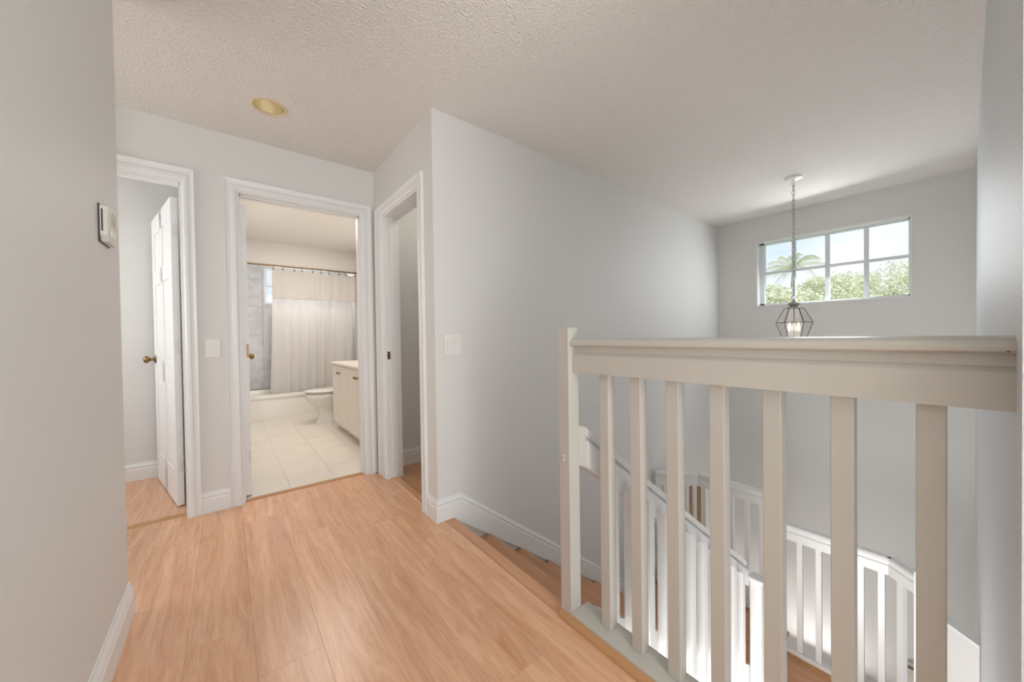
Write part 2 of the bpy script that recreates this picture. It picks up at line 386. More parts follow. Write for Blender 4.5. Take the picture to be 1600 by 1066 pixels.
# thresholds
bm = bmesh.new(); prism(bm, [(.07, YB+.015, -.002), (.07, YB+.025, .007), (.07, YB+.06, .007), (.07, YB+.075, -.002)], (.785, 0, 0)); struct('trim_bath_threshold', bm, OAK)
bm = bmesh.new(); prism(bm, [(-.965, YB+.03, -.002), (-.965, YB+.04, .006), (-.965, YB+.075, .006), (-.965, YB+.085, -.002)], (.765, 0, 0)); struct('trim_bedroom_threshold', bm, OAK)
bm = bmesh.new(); prism(bm, [(XC+.012, CY0, -.002), (XC+.02, CY0, .012), (XC+.075, CY0, .012), (XC+.085, CY0, -.002)], (0, CY1-CY0, 0)); struct('trim_closet_threshold', bm, LAM)

# ------------------------------------------------------------------ baseboards
BBH, BBT = .135, .015
BBP = [(0, 0), (BBT, 0), (BBT, BBH*.62), (BBT*.75, BBH*.68), (BBT*.75, BBH*.74), (BBT*.95, BBH*.78), (BBT*.7, BBH*.86), (BBT*.35, BBH*.93), (BBT*.3, BBH), (0, BBH)]
def baseboard(name, p0, p1, nrm, z=0, ext0=0, ext1=0, label=None):
    p0, p1, nrm = Vector(p0+(0,)), Vector(p1+(0,)), Vector(nrm+(0,))
    d = (p1-p0).normalized(); bm = bmesh.new()
    a = [p0-d*ext0*(o/BBT)+nrm*o+Vector((0, 0, zz+z)) for o, zz in BBP]; b = [p1+d*ext1*(o/BBT)+nrm*o+Vector((0, 0, zz+z)) for o, zz in BBP]
    loft(bm, [a, b]); return struct(name, bm, TRIM, label)
baseboard('baseboard_left', (XL, -2.6), (XL, YL), (1, 0), 0, 0, BBT)
baseboard('baseboard_left_end', (XL, YL), (-1.9, YL), (0, 1), 0, BBT, 0)
baseboard('baseboard_back', (-.145, YB), (0, YB), (0, -1))
baseboard('baseboard_closet', (XC, CY0-.075), (XC, YS), (-1, 0), 0, 0, BBT)
baseboard('baseboard_bedroom', (-1.9, 4.06), (-.06, 4.06), (0, -1), .002)
baseboard('baseboard_closet_inside', (XC+T, YB), (1.75, YB), (0, -1), .002)
baseboard('baseboard_closet_rear', (1.75, YB), (1.75, YS+.11), (-1, 0), .002)
# sloping skirting that follows the stair along the wall
RUN, RISE, NX = .267, .194, 1.068
SL = RISE/RUN
xa, xb, xe = XC-BBT, 1.115, 2.98
bm = bmesh.new()
zt = lambda x, k: -(x-NX)*SL+k
def section(x, z, shear=0):
    return [Vector((x+(o*0 if shear == 0 else -o*shear), YS-o, z+zz)) for o, zz in BBP]
flat0 = [Vector((XC-o, YS-o, zz)) for o, zz in BBP]
loft(bm, [flat0, [Vector((xb, YS-o, zz if zz > .02 else -.045)) for o, zz in BBP], [Vector((xe, YS-o, zt(xe, -.012)+zz)) for o, zz in BBP]])
struct('baseboard_stair', bm, TRIM, 'white skirting board sloping down beside the stair treads')
baseboard('baseboard_landing', (2.95, YS), (3.33, YS), (0, -1), -1.358)

# ------------------------------------------------------------------ door casings and jambs
CASP = [(0, 0), (0, .010), (.012, .018), (.030, .018), (.040, .012), (.055, .014), (.068, .020), (.072, .020), (.072, 0)]   # from inner edge outwards: (offset, proud)
def casing_back(name, xi0, xi1, zi, left=True, right=True, label=None, wl=.072, wr=.072, wt=.076):
    root = sempty(name, (xi0, YB, 0), label)
    def run(pn, A, Bp):
        bm = bmesh.new(); loft(bm, [A, Bp]); obj(pn, bm, TRIM, root)
    if left:
        s = wl/.072; run('casing', [Vector((xi0-o*s, YB-p, 0)) for o, p in CASP], [Vector((xi0-o*s, YB-p, zi+o*wt/.072)) for o, p in CASP])
    if right:
        s = wr/.072; run('casing', [Vector((xi1+o*s, YB-p, 0)) for o, p in CASP], [Vector((xi1+o*s, YB-p, zi+o*wt/.072)) for o, p in CASP])
    s = wt/.072
    run('head_casing', [Vector((xi0-o*wl/.072, YB-p, zi+o*s)) for o, p in CASP], [Vector((xi1+o*wr/.072, YB-p, zi+o*s)) for o, p in CASP])
    j = .009
    B('jamb', TRIM, root, xi0-.001, xi0+j, YB-.004, YB+T+.004, 0, zi); B('jamb', TRIM, root, xi1-j, xi1+.001, YB-.004, YB+T+.004, 0, zi)
    B('head_jamb', TRIM, root, xi0+j, xi1-j, YB-.004, YB+T+.004, zi-j, zi+.001)
    for a, b in ((xi0+j, xi0+j+.007), (xi1-j-.007, xi1-j)): B('door_stop', TRIM, root, a, b, YB+.03, YB+.065, 0, zi-j)
    B('door_stop', TRIM, root, xi0+j, xi1-j, YB+.03, YB+.065, zi-j-.011, zi-j)
    return root
casing_back('trim_bedroom_door', -.965, -.2, DH, label='white moulded casing around the bedroom door', wr=.058)
casing_back('trim_bath_door', .07, .855, DH, label='white moulded casing around the bathroom door')
root = sempty('trim_closet_door', (XC, CY0, 0), 'white casing around the closet opening')
for yi, sg, w in ((CY1, 1, .16), (CY0, -1, .072)):
    bm = bmesh.new(); s = w/.072
    loft(bm, [[Vector((XC-p, yi+sg*o*s, 0)) for o, p in CASP], [Vector((XC-p, yi+sg*o*s, CH+o)) for o, p in CASP]]); obj('casing', bm, TRIM, root)
bm = bmesh.new(); loft(bm, [[Vector((XC-p, CY1+o*.16/.072, CH+o)) for o, p in CASP], [Vector((XC-p, CY0-o, CH+o)) for o, p in CASP]]); obj('head_casing', bm, TRIM, root)
B('jamb', TRIM, root, XC-.004, XC+T+.004, CY0-.001, CY0+.018, 0, CH); B('jamb', TRIM, root, XC-.004, XC+T+.004, CY1-.018, CY1+.001, 0, CH)
B('head_jamb', TRIM, root, XC-.004, XC+T+.004, CY0+.018, CY1-.018, CH-.018, CH+.001)
B('door_stop', TRIM, root, XC+.035, XC+.07, CY1-.03, CY1-.018, 0, CH-.018)
B('strike_plate', BRASSD, root, XC+.008, XC+.028, CY1-.0215, CY1-.018, .93, .99)
B('strike_plate', BRASSD, root, XC+.006, XC+.014, CY1-.026, CY1-.018, .955, .973)

# ------------------------------------------------------------------ doors
def knob(parent, face_pt, axis, mat=BRASS):
    bm = bmesh.new()
    lathe(bm, [(.001, 0), (.030, 0), (.032, .004), (.026, .009), (.011, .012), (.010, .030), (.018, .036), (.026, .044), (.028, .054), (.024, .063), (.012, .069), (.001, .070)], face_pt, axis, 20)
    return obj('knob', bm, mat, parent, True)
def panel_door(name, w, hgt, label):
    """hinge edge at local x=0, leaf along +x, thickness on -y side; face details on both faces"""
    root = sempty(name, (0, 0, 0), label)
    t = .035; b0 = .010
    bm = bmesh.new(); box(bm, 0, w, -t+.007, -.007, b0, hgt); obj('slab', bm, DOORW, root)
    st, mid = .115, .10
    rails = [(b0, .23), (.80, .95), (1.52, 1.63), (hgt-.13, hgt)]
    for y0, y1 in ((-.0071, 0), (-t, -t+.0071)):
        for x0, x1 in ((0, st), (w-st, w), (w/2-mid/2, w/2+mid/2)): B('stile', DOORW, root, x0, x1, y0, y1, b0, hgt)
        for z0, z1 in rails: B('rail', DOORW, root, st, w-st, y0, y1, z0, z1)
        for x0, x1 in ((st, w/2-mid/2), (w/2+mid/2, w-st)):
            for (a, z0), (z1, c) in zip(rails, rails[1:]):
                m = .028; yo = y0 if y0 < -.02 else y1; yi = y1 if y0 < -.02 else y0; k = .0012 if y0 < -.02 else -.0012
                bm = bmesh.new()
                loft(bm, [[Vector((x0+q, yy, z0+q)), Vector((x1-q, yy, z0+q)), Vector((x1-q, yy, z1-q)), Vector((x0+q, yy, z1-q))] for q, yy in ((.006, yi), (m+.004, yo+k), (m+.018, yo+k))])
                obj('panel', bm, DOORW, root)
    return root, t
d1, t = panel_door('door_bedroom', .80, 2.035, 'white six-panel bedroom door standing open with brass knob')
for s, y in ((1, 0), (-1, -t)):
    knob(d1, (.74, y, .955), 'y' if s > 0 else '-y')
for z in (.28, 1.05, 1.82): B('hinge', TRIM, d1, -.003, .0005, -t, -.004, z-.045, z+.045)
d1.location = (-.272, 3.212, 0)
ang = math.atan2(.975, -.222); d1.rotation_euler.z = ang
d2, t = panel_door('door_bath', .76, 2.035, 'white bathroom door folded back against the bathroom wall')
for s, y in ((1, 0), (-1, -t)): knob(d2, (.70, y, .955), 'y' if s > 0 else '-y')
for z in (.28, 1.02, 1.82): B('hinge', BRASSD if z == 1.02 else TRIM, d2, -.004, .0005, -t+.002, -.022, z-.045, z+.045)
d2.location = (.086, 3.112, 0); d2.rotation_euler.z = math.radians(90.5)
# lower storey doors glimpsed through the balusters
bm = bmesh.new(); box(bm, 3.42, 4.30, YS-.03, YS, ZL, -.64); d3 = struct('door_lower_hall', bm, DOORB, 'brown wooden door below, glimpsed between the balusters')
for x0 in (3.52, 3.90):
    for z0, z1 in ((-2.6, -1.75), (-1.65, -.74)): B('panel', DOORB, d3, x0, x0+.3, YS-.036, YS-.028, z0, z1, bevel=.003)
kp = thing('wall_keypad', (XW, .305, -2.07), 'small beige box with a dark band on the foyer wall, seen between balusters', 'keypad')
B('case', CREAM, kp, XW-.03, XW, .27, .335, -2.08, -1.94, bevel=.003); B('dark_band', DARKP, kp, XW-.032, XW-.029, .272, .333, -1.995, -1.975); B('display', SCREEN, kp, XW-.032, XW-.029, .278, .327, -1.968, -1.955)

# ------------------------------------------------------------------ window over the foyer
win = sempty('window_foyer', (XW+.1, (WY0+WY1)/2, WZ0), 'eight-light window high over the foyer')
XG = XW+.11
bt = .012
B('reveal', TRIM, win, XW-.004, XW+.2, WY1-bt, WY1, WZ0, WZ1); B('reveal', TRIM, win, XW-.004, XW+.2, WY0, WY0+bt, WZ0, WZ1)
B('reveal', TRIM, win, XW-.004, XW+.2, WY0+bt, WY1-bt, WZ1-bt, WZ1); B('sill', TRIM, win, XW-.004, XW+.2, WY0+bt, WY1-bt, WZ0, WZ0+bt)
a, b, c, d = WY0+bt, WY1-bt, WZ0+bt, WZ1-bt; fwid = .028
for y0, y1, z0, z1 in ((a, a+fwid*.5, c, d), (b-fwid*1.6, b, c, d), (a, b, c, c+fwid*.7), (a, b, d-fwid*.6, d)): B('frame', WINF, win, XG-.03, XG+.03, y0, y1, z0, z1)
ys = [a+fwid*.5, .609, .903, 1.189, b-fwid*1.6]; zm = 1.79
for yv in ys[1:4]: B('mullion', WINF, win, XG-.022, XG+.022, yv-.016, yv+.016, c+.02, d-.028)
for y0, y1 in zip(ys, ys[1:]): B('muntin', WINF, win, XG-.018, XG+.018, y0+.016*(y0 > .5), y1-.016*(y1 < 1.3), zm-.013, zm+.013)
for y0, y1 in zip(ys, ys[1:]):
    for z0, z1 in ((c+.02, zm-.013), (zm+.013, d-.028)): B('pane', GLASS, win, XG-.003, XG+.003, y0+.012, y1-.012, z0, z1)
# bathroom window over the tub
wb = sempty('window_bath', (BW[0], 6.76, BW[2]), 'small white window over the bathtub')
x0, x1, z0, z1 = BW; f = .03
for a, b, c, d in ((x0, x0+f, z0, z1), (x1-f, x1, z0, z1), (x0+f, x1-f, z0, z0+f), (x0+f, x1-f, z1-f, z1), ((x0+x1)/2-.015, (x0+x1)/2+.015, z0+f, z1-f)): B('frame', TRIM, wb, a, b, 6.725, 6.79, c, d)
xm, zm2 = (x0+x1)/2, 1.93
for a, b in ((x0+f, xm-.015), (xm+.015, x1-f)):
    B('muntin', TRIM, wb, a, b, 6.74, 6.775, zm2-.012, zm2+.012)
    for c, d in ((z0+f, zm2-.012), (zm2+.012, z1-f)): B('pane', FROST, wb, a, b, 6.755, 6.76, c, d)

# ------------------------------------------------------------------ staircase
st = thing('staircase', (NX, 1.43, 0), 'wooden-tread staircase descending from the hall beside the white wall', 'staircase')
Y0, Y1 = .935, YS-BBT
def tread(x0, x1, y0, y1, z, th=.03):
    bm = bmesh.new(); box(bm, x0, x1, y0, y1, z-th, z); 
    es = [e for e in bm.edges if all(abs(v.co.x-x1) < 1e-5 for v in e.verts) and abs(e.verts[0].co.y-e.verts[1].co.y) > .1]
    bmesh.ops.bevel(bm, geom=es, offset=.009, segments=3, affect='EDGES', profile=.5); return bm
obj('nosing', tread(1.0015, NX, .992, YS-.001, .0, .03), LAMX, st)
for k in range(1, 7): obj('tread', tread(NX+RUN*(k-1)-.022, NX+RUN*k, Y0, YS-.001, -RISE*k), LAMX, st)
for k in range(0, 7): B('riser', TRIM, st, NX+RUN*k-.04, NX+RUN*k-.022, Y0, YS-.001, -RISE*(k+1), -RISE*k-.03)
Z1, Z2 = -1.358, -1.552; XFB, XFE = 3.6, NX+RUN*6-.022
def poly_slab(name, pts, z, th, mat, parent):
    bm = bmesh.new(); prism(bm, [(x, y, z-th) for x, y in pts], (0, 0, th)); return obj(name, bm, mat, parent)
P1 = [(XFE, .90), (XFB-.036, .90), (XFB-.036, .93), (XFB+.03, .93), (XFB+.03, 1.64), (3.33, YS-.001), (XFE, YS-.001)]
poly_slab('landing', P1, Z1, .03, LAMX, st); poly_slab('landing_edge', [(x, max(y, .925)) for x, y in P1], Z1-.03, .17, TRIM, st)
P2 = [(2.62, YR+.001), (3.24, YR+.001), (XFB+.03, .31), (XFB+.03, .925), (2.62, .925)]
poly_slab('landing', P2, Z2, .03, LAMX, st); poly_slab('landing_edge', P2, Z2-.03, .17, TRIM, st)
B('landing_nosing', OAK, st, XFE, XFB-.036, .893, .90, Z1-.026, Z1-.002)
for k in range(1, 6):
    B('tread', LAMX, st, 2.62-RUN*k, 2.62-RUN*(k-1)+.02, YR+.001, .90, Z2-RISE*k-.03, Z2-RISE*k)
    B('riser', TRIM, st, 2.62-RUN*(k-1)+.004, 2.62-RUN*(k-1)+.02, YR+.001, .90, Z2-RISE*k, Z2-RISE*(k-1)-.03)
zl = lambda x: -(x-NX)*SL
bm = bmesh.new()
prism(bm, [(1.12, .898, zl(1.12)+.055), (2.93, .898, zl(2.93)+.055), (2.93, .898, Z1-.22), (2.75, .898, Z1-.22), (1.12, .898, -.28)], (0, .037, 0)); obj('stringer', bm, RAILW, st)
B('floor_edge', TRIM, st, .985, 1.027, YR+.001, .992, -.27, -.008)

# ------------------------------------------------------------------ hall guard railing
gr = thing('guard_railing', (XR+.03, .45, 0), 'large cream-white guard railing at the hall edge overlooking the stairwell', 'railing')
bm = bmesh.new(); box(bm, XR, XR+.057, .938, .988, -.002, 1.112)
tv = [bm.verts.new(p) for p in ((XR+.007, .945, 1.124), (XR+.05, .945, 1.124), (XR+.05, .981, 1.124), (XR+.007, .981, 1.124))]
bv = [bm.verts.new(p) for p in ((XR, .938, 1.112), (XR+.057, .938, 1.112), (XR+.057, .988, 1.112), (XR, .988, 1.112))]
for i in range(4): bm.faces.new((bv[i], bv[(i+1) % 4], tv[(i+1) % 4], tv[i]))
bm.faces.new(tv); nw = obj('newel_post', bm, RAIL, gr)
for z in (.629, .612):
    bm = bmesh.new(); lathe(bm, [(.001, 0), (.0055, 0), (.005, .003), (.003, .005), (.001, .0055)], (XR, .967, z), '-x', 10); obj('bolt_cap', bm, RAIL, nw, True)
xr = 1.036
cap = [(xr+.004, 1.079), (xr-.006, 1.076), (xr-.012, 1.070), (xr-.014, 1.063), (xr-.012, 1.056), (xr-.007, 1.053), (xr+.004, 1.051), (xr+.045, 1.051), (xr+.056, 1.056), (xr+.060, 1.064), (xr+.056, 1.075), (xr+.048, 1.080), (xr+.025, 1.0825)]
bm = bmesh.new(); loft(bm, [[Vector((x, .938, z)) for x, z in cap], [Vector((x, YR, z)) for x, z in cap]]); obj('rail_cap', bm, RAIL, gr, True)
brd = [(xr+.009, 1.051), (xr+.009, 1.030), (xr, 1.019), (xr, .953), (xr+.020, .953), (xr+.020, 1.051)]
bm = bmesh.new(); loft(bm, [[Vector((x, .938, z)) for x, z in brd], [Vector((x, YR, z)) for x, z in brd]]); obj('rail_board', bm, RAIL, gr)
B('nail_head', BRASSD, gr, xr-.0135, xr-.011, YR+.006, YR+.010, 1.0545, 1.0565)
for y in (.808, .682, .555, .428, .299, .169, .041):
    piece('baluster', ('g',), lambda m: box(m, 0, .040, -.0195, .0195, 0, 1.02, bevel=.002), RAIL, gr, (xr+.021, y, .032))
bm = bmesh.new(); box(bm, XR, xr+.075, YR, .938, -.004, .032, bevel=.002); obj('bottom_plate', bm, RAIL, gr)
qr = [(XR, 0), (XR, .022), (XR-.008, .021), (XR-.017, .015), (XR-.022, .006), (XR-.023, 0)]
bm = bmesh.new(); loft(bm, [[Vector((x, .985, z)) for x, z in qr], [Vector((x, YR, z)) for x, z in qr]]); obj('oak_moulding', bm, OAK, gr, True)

# ------------------------------------------------------------------ sloping stair balustrade
sb = thing('stair_balustrade', (1.9, .93, -.8), 'bright white balustrade sloping down the inner side of the stairs', 'balustrade')
za = lambda x: .722-(x-1.098)*.727
def slope_board(name, x0, x1, y0, y1, k0, k1, mat, rnd=False):
    bm = bmesh.new(); pts = [(x0, y0, za(x0)+k0), (x1, y0, za(x1)+k0)]
    if rnd: pts += [(x1+.022, y0, za(x1)+k0*.78+k1*.22-.014), (x1+.030, y0, za(x1)+k0*.45+k1*.55-.014), (x1+.018, y0, za(x1)+k1-.008)]
    else: pts += [(x1, y0, za(x1)+k1)]
    pts += [(x0, y0, za(x0)+k1)]
    prism(bm, pts, (0, y1-y0, 0)); return obj(name, bm, mat, sb)
slope_board('handrail', 1.072, 2.66, .915, .965, -.155, -.032, RAILW, True)
slope_board('rail_cap', 1.072, 2.66, .905, .975, -.032, 0, RAILW, True)
x = 1.19
while x < 2.62:
    zb, ztp = zl(x)-.10, za(x)-.06
    bm = bmesh.new(); s = .020
    loft(bm, [[Vector((x-s, .897-.040, zb)), Vector((x+s, .897-.040, zb)), Vector((x+s, .897, zb)), Vector((x-s, .897, zb))], [Vector((x-s, .857, za(x-s)-.115)), Vector((x+s, .857, za(x+s)-.115)), Vector((x+s, .897, za(x+s)-.115)), Vector((x-s, .897, za(x-s)-.115))]])
    obj('baluster', bm, RAILW, sb); x += .131
slope_board('rail_backing', 1.072, 2.70, .897, .915, -.155, -.05, RAILW)
bm = bmesh.new(); box(bm, 2.70, 2.77, .826, .893, Z2, -.555, bevel=.004)
obj('newel_post', bm, RAILW, sb)
bm = bmesh.new(); box(bm, 2.692, 2.778, .818, .9, -.556, -.525, bevel=.010); obj('newel_cap', bm, RAILW, sb)

# ------------------------------------------------------------------ far landing balustrade (angled)
lb = thing('landing_balustrade', (XFB, 1.0, Z1), 'angled white balustrade around the lower stair landing in front of the foyer', 'balustrade')
def rail_seg(p0, p1, top, base, with_base=True):
    p0, p1 = Vector(p0+(0,)), Vector(p1+(0,)); d = (p1-p0).normalized(); n = Vector((d.y, -d.x, 0))   # n points to the stair side
    if n.x > 0: n = -n
    def ext(name, prof, mat):
        bm = bmesh.new(); loft(bm, [[p0+n*o+Vector((0, 0, z)) for o, z in prof], [p1+n*o+Vector((0, 0, z)) for o, z in prof]]); obj(name, bm, mat, lb)
    ext('rail_cap', [(-.025, top), (.030, top), (.036, top-.012), (.030, top-.028), (-.025, top-.028)], RAILW)
    ext('rail_board', [(-.02, top-.028), (.022, top-.028), (.022, top-.05), (.028, top-.058), (.028, top-.122), (-.02, top-.122)], RAILW)
    if with_base:
        ext('base_plate', [(-.03, base), (.032, base), (.032, base+.055), (-.03, base+.055)], RAILW)
        ext('base_moulding', [(.032, base), (.052, base), (.050, base+.012), (.040, base+.020), (.032, base+.022)], OAK)
def fbal(x, y, top, base, rz=0):
    hh = top-.122-base-.055
    piece('baluster', ('f', round(hh, 3)), lambda m, hh=hh: box(m, -.018, .018, -.018, .018, 0, hh, bevel=.002), RAILW, lb, (x, y, base+.055), rz)
TA, TB = -.268, -.482
rail_seg((3.312, YS-.02), (XFB, 1.63), TA, Z1); rail_seg((XFB, 1.63), (XFB, .985), TA, Z1)
rail_seg((XFB, .945), (XFB, .32), TB, Z2); rail_seg((XFB, .32), (3.455, .175), TB, Z2)
for k in (.06, .23, .40, .57, .74, .91): fbal(3.312+.288*k, YS-.02-.291*k, TA, Z1, PI/4)
for y in (1.57, 1.45, 1.33, 1.205, 1.09): fbal(XFB, y, TA, Z1)
for y in (.83, .712, .592, .473, .367): fbal(XFB, y, TB, Z2)
fbal(3.545, .265, TB, Z2, PI/4)
bm = bmesh.new(); box(bm, XFB-.035, XFB+.035, .93, .985, Z1, TA+.03, bevel=.003); obj('newel_post', bm, RAILW, lb)
bm = bmesh.new(); box(bm, 3.425, 3.485, .145, .205, Z2, TB+.03, bevel=.003); obj('newel_post', bm, RAILW, lb)
bm = bmesh.new(); prism(bm, [(3.43, .15, Z2), (3.24, YR+.002, Z2), (3.30, YR+.002, Z2), (3.47, .12, Z2)], (0, 0, -.675-Z2)); kw = obj('knee_panel', bm, WALL, lb)
bm = bmesh.new(); prism(bm, [(3.42, .15, -.675), (3.225, YR+.002, -.675), (3.315, YR+.002, -.675), (3.48, .115, -.675)], (0, 0, .02)); obj('knee_cap', bm, TRIM, kw)

# ------------------------------------------------------------------ switches, thermostat
def switch(name, x0, x1, z0, z1, yw, n, label):
    r = thing(name, ((x0+x1)/2, yw, z0), label, 'light switch')
    bm = bmesh.new(); box(bm, x0, x1, yw-.0065, yw, z0, z1, bevel=.0025); obj('cover_plate', bm, PLASTIC, r)
    w = (x1-x0)/n
    for i in range(n):
        cx = x0+w*(i+.5) if n == 1 else (x0+x1)/2+(i-.5)*.046; cz = (z0+z1)/2
        fr = B('rocker_frame', PLASTIC, r, cx-.0175, cx+.0175, yw-.0075, yw-.006, cz-.034, cz+.034)
        bm = bmesh.new(); prism(bm, [(cx-.0155, yw-.0075, cz-.031), (cx-.0155, yw-.0095, cz-.031), (cx-.0155, yw-.0075-.0015, cz), (cx-.0155, yw-.0125, cz+.031), (cx-.0155, yw-.0075, cz+.031)], (.031, 0, 0)); obj('rocker', bm, PLASTIC, fr)
        for z in (z0+.012, z1-.012):
            bm = bmesh.new(); lathe(bm, [(.001, 0), (.003, 0), (.0025, .001), (.001, .0012)], (cx, yw-.0065, z), '-y', 8); obj('screw', bm, PLASTIC, r)
switch('light_switch', -.109, -.032, .987, 1.104, YB, 1, 'single white rocker switch between bedroom and bathroom doors')
switch('light_switch', 1.017, 1.134, .986, 1.112, YS, 2, 'double white rocker switch on the stair wall')
th = thing('thermostat', (XL, 1.83, 1.43), 'grey beige thermostat near the end of the left wall', 'thermostat')
bm = bmesh.new(); box(bm, XL, XL+.004, 1.770, 1.900, 1.427, 1.552, bevel=.001); obj('back_plate', bm, DARKP, th)
bm = bmesh.new()
prism(bm, [(XL+.004, 1.774, 1.45), (XL+.004, 1.774, 1.546), (XL+.004, 1.782, 1.55), (XL+.004, 1.896, 1.55), (XL+.004, 1.896, 1.43), (XL+.004, 1.79, 1.43)], (.017, 0, 0)); bd = obj('body', bm, THERMO, th)
B('vent_slot', DARKP, bd, XL+.007, XL+.011, 1.7732, 1.776, 1.462, 1.535)
B('screen', SCREEN, bd, XL+.0205, XL+.0225, 1.825, 1.885, 1.495, 1.538)
for y in (1.83, 1.855, 1.88): B('button', PLASTIC, bd, XL+.020, XL+.0235, y-.008, y+.008, 1.455, 1.475, bevel=.001)

# ------------------------------------------------------------------ recessed downlight
dl = thing('recessed_downlight', (DLX, DLY, H), 'recessed ceiling light with gold reflector near the bathroom', 'ceiling light')
bm = bmesh.new()
lathe(bm, [(DLR-.003, H+.012), (DLR-.004, H-.001), (DLR+.002, H-.005), (DLR+.011, H-.004), (DLR+.013, H), (DLR+.002, H+.001), (DLR-.001, H+.012)], (DLX, DLY, 0), 'z', 40, cap=False); obj('trim_ring', bm, BRASSL, dl, True)
bm = bmesh.new(); lathe(bm, [(DLR-.003, H+.002), (DLR-.006, H+.03), (.062, H+.08), (.05, H+.11), (.03, H+.125), (.001, H+.127)], (DLX, DLY, 0), 'z', 40, cap=False); obj('reflector', bm, GOLD, dl, True)
bm = bmesh.new(); lathe(bm, [(.001, H+.085), (.022, H+.088), (.032, H+.098), (.030, H+.108), (.018, H+.125)], (DLX, DLY, 0), 'z', 20); obj('bulb', bm, PORC, dl, True)

# ------------------------------------------------------------------ foyer pendant lantern
PX, PY = 3.885, .93
pl = thing('pendant_lantern', (PX, PY, H), 'glass and metal lantern hanging on a long chain in front of the foyer window', 'pendant lamp')
bm = bmesh.new(); lathe(bm, [(.001, H-.030), (.010, H-.030), (.012, H-.024), (.045, H-.020), (.062, H-.012), (.066, H), (.001, H)], (PX, PY, 0), 'z', 28); obj('canopy', bm, TRIM, pl, True)
ZR = 1.400
bm = bmesh.new(); lathe(bm, [(.004, 1.372), (.004, 1.38)], (PX, PY, 0)); 
for k in range(20):
    pass
def ring(bm, c, R, r, ax1, ax2, sx=1, n=16):
    pts = [Vector(c)+Vector(ax1)*math.cos(2*PI*i/n)*R*sx+Vector(ax2)*math.sin(2*PI*i/n)*R for i in range(n)]
    rings = []
    for i, p in enumerate(pts):
        d = (pts[(i+1) % n]-pts[i-1]).normalized(); nn = Vector(ax1).cross(Vector(ax2)).normalized(); a = d.cross(nn)
        rings.append([p+a*math.cos(2*PI*k/6)*r+nn*math.sin(2*PI*k/6)*r for k in range(6)])
    loft(bm, rings+[rings[0]], cap=False)
ring(bm, (PX, PY, ZR), .020, .0032, (.62, -.78, 0), (0, 0, 1)); obj('hanging_loop', bm, LANT, pl, True)
zc, ztop = ZR+.022, H-.03; nl = 24; pitch = (ztop-zc)/nl
for k in range(nl):
    ax = (.62, -.78, 0) if k % 2 else (.78, .62, 0)
    def mk(m, ax=ax): ring(m, (0, 0, 0), pitch*.66, .0022, ax, (0, 0, 1), .42, 12)
    piece('chain_link', (k % 2,), mk, LANT, pl, (PX, PY, zc+pitch*(k+.5)))
bm = bmesh.new(); tube(bm, [(PX+.004*math.sin(i*1.7), PY+.004*math.cos(i*1.7), zc+(ztop-zc)*i/30) for i in range(31)], .0016, 5); obj('cord', bm, LANT, pl)
bm = bmesh.new(); lathe(bm, [(.001, 1.381), (.007, 1.378), (.012, 1.366), (.046, 1.348), (.047, 1.343), (.036, 1.336), (.028, 1.327), (.042, 1.316), (.068, 1.311), (.070, 1.304), (.001, 1.304)], (PX, PY, 0), 'z', 24); obj('cap', bm, LANT, pl, True)
phi0 = math.atan2(-PY, -PX)+PI/6     # one pane turned to the hall
def hexp(R, z, k): a = phi0+k*PI/3; return Vector((PX+math.cos(a)*R, PY+math.sin(a)*R, z))
lv = [(.066, 1.306), (.128, 1.182), (.075, 1.020)]
for (Ra, za_), (Rb, zb_) in zip(lv, lv[1:]):
    for k in range(6):
        p = [hexp(Ra, za_, k), hexp(Rb, zb_, k), hexp(Rb, zb_, k+1), hexp(Ra, za_, k+1)]
        n = (p[1]-p[0]).cross(p[2]-p[0]).normalized()*.002
        bm = bmesh.new(); prism(bm, p, n); obj('pane', bm, LGLASS, pl)
        bm = bmesh.new(); tube(bm, [p[0], p[1]], .0030, 6); obj('came', bm, LEAD, pl)
for R_, z_ in lv[1:]:
    for k in range(6):
        bm = bmesh.new(); tube(bm, [hexp(R_, z_, k), hexp(R_, z_, k+1)], .0028, 6); obj('came', bm, LEAD, pl)
bm = bmesh.new(); lathe(bm, [(.001, 1.008), (.020, 1.010), (.074, 1.018), (.074, 1.024), (.001, 1.026)], (PX, PY, 0), 'z', 6); obj('base_plate', bm, LANT, pl)
bm = bmesh.new(); tube(bm, [(PX, PY, 1.026), (PX, PY, 1.304)], .005, 8); obj('stem', bm, LANT, pl)
for k in range(3):
    a = phi0+2*PI*k/3+.5; x, y = PX+.035*math.cos(a), PY+.035*math.sin(a)
    bm = bmesh.new(); lathe(bm, [(.009, 1.030), (.0085, 1.105), (.001, 1.105)], (x, y, 0), 'z', 10); cd = obj('candle_sleeve', bm, PORC, pl, True)
    bm = bmesh.new(); lathe(bm, [(.005, 1.105), (.011, 1.118), (.014, 1.135), (.011, 1.155), (.005, 1.178), (.001, 1.19)], (x, y, 0), 'z', 12); obj('bulb', bm, BULB, cd, True)

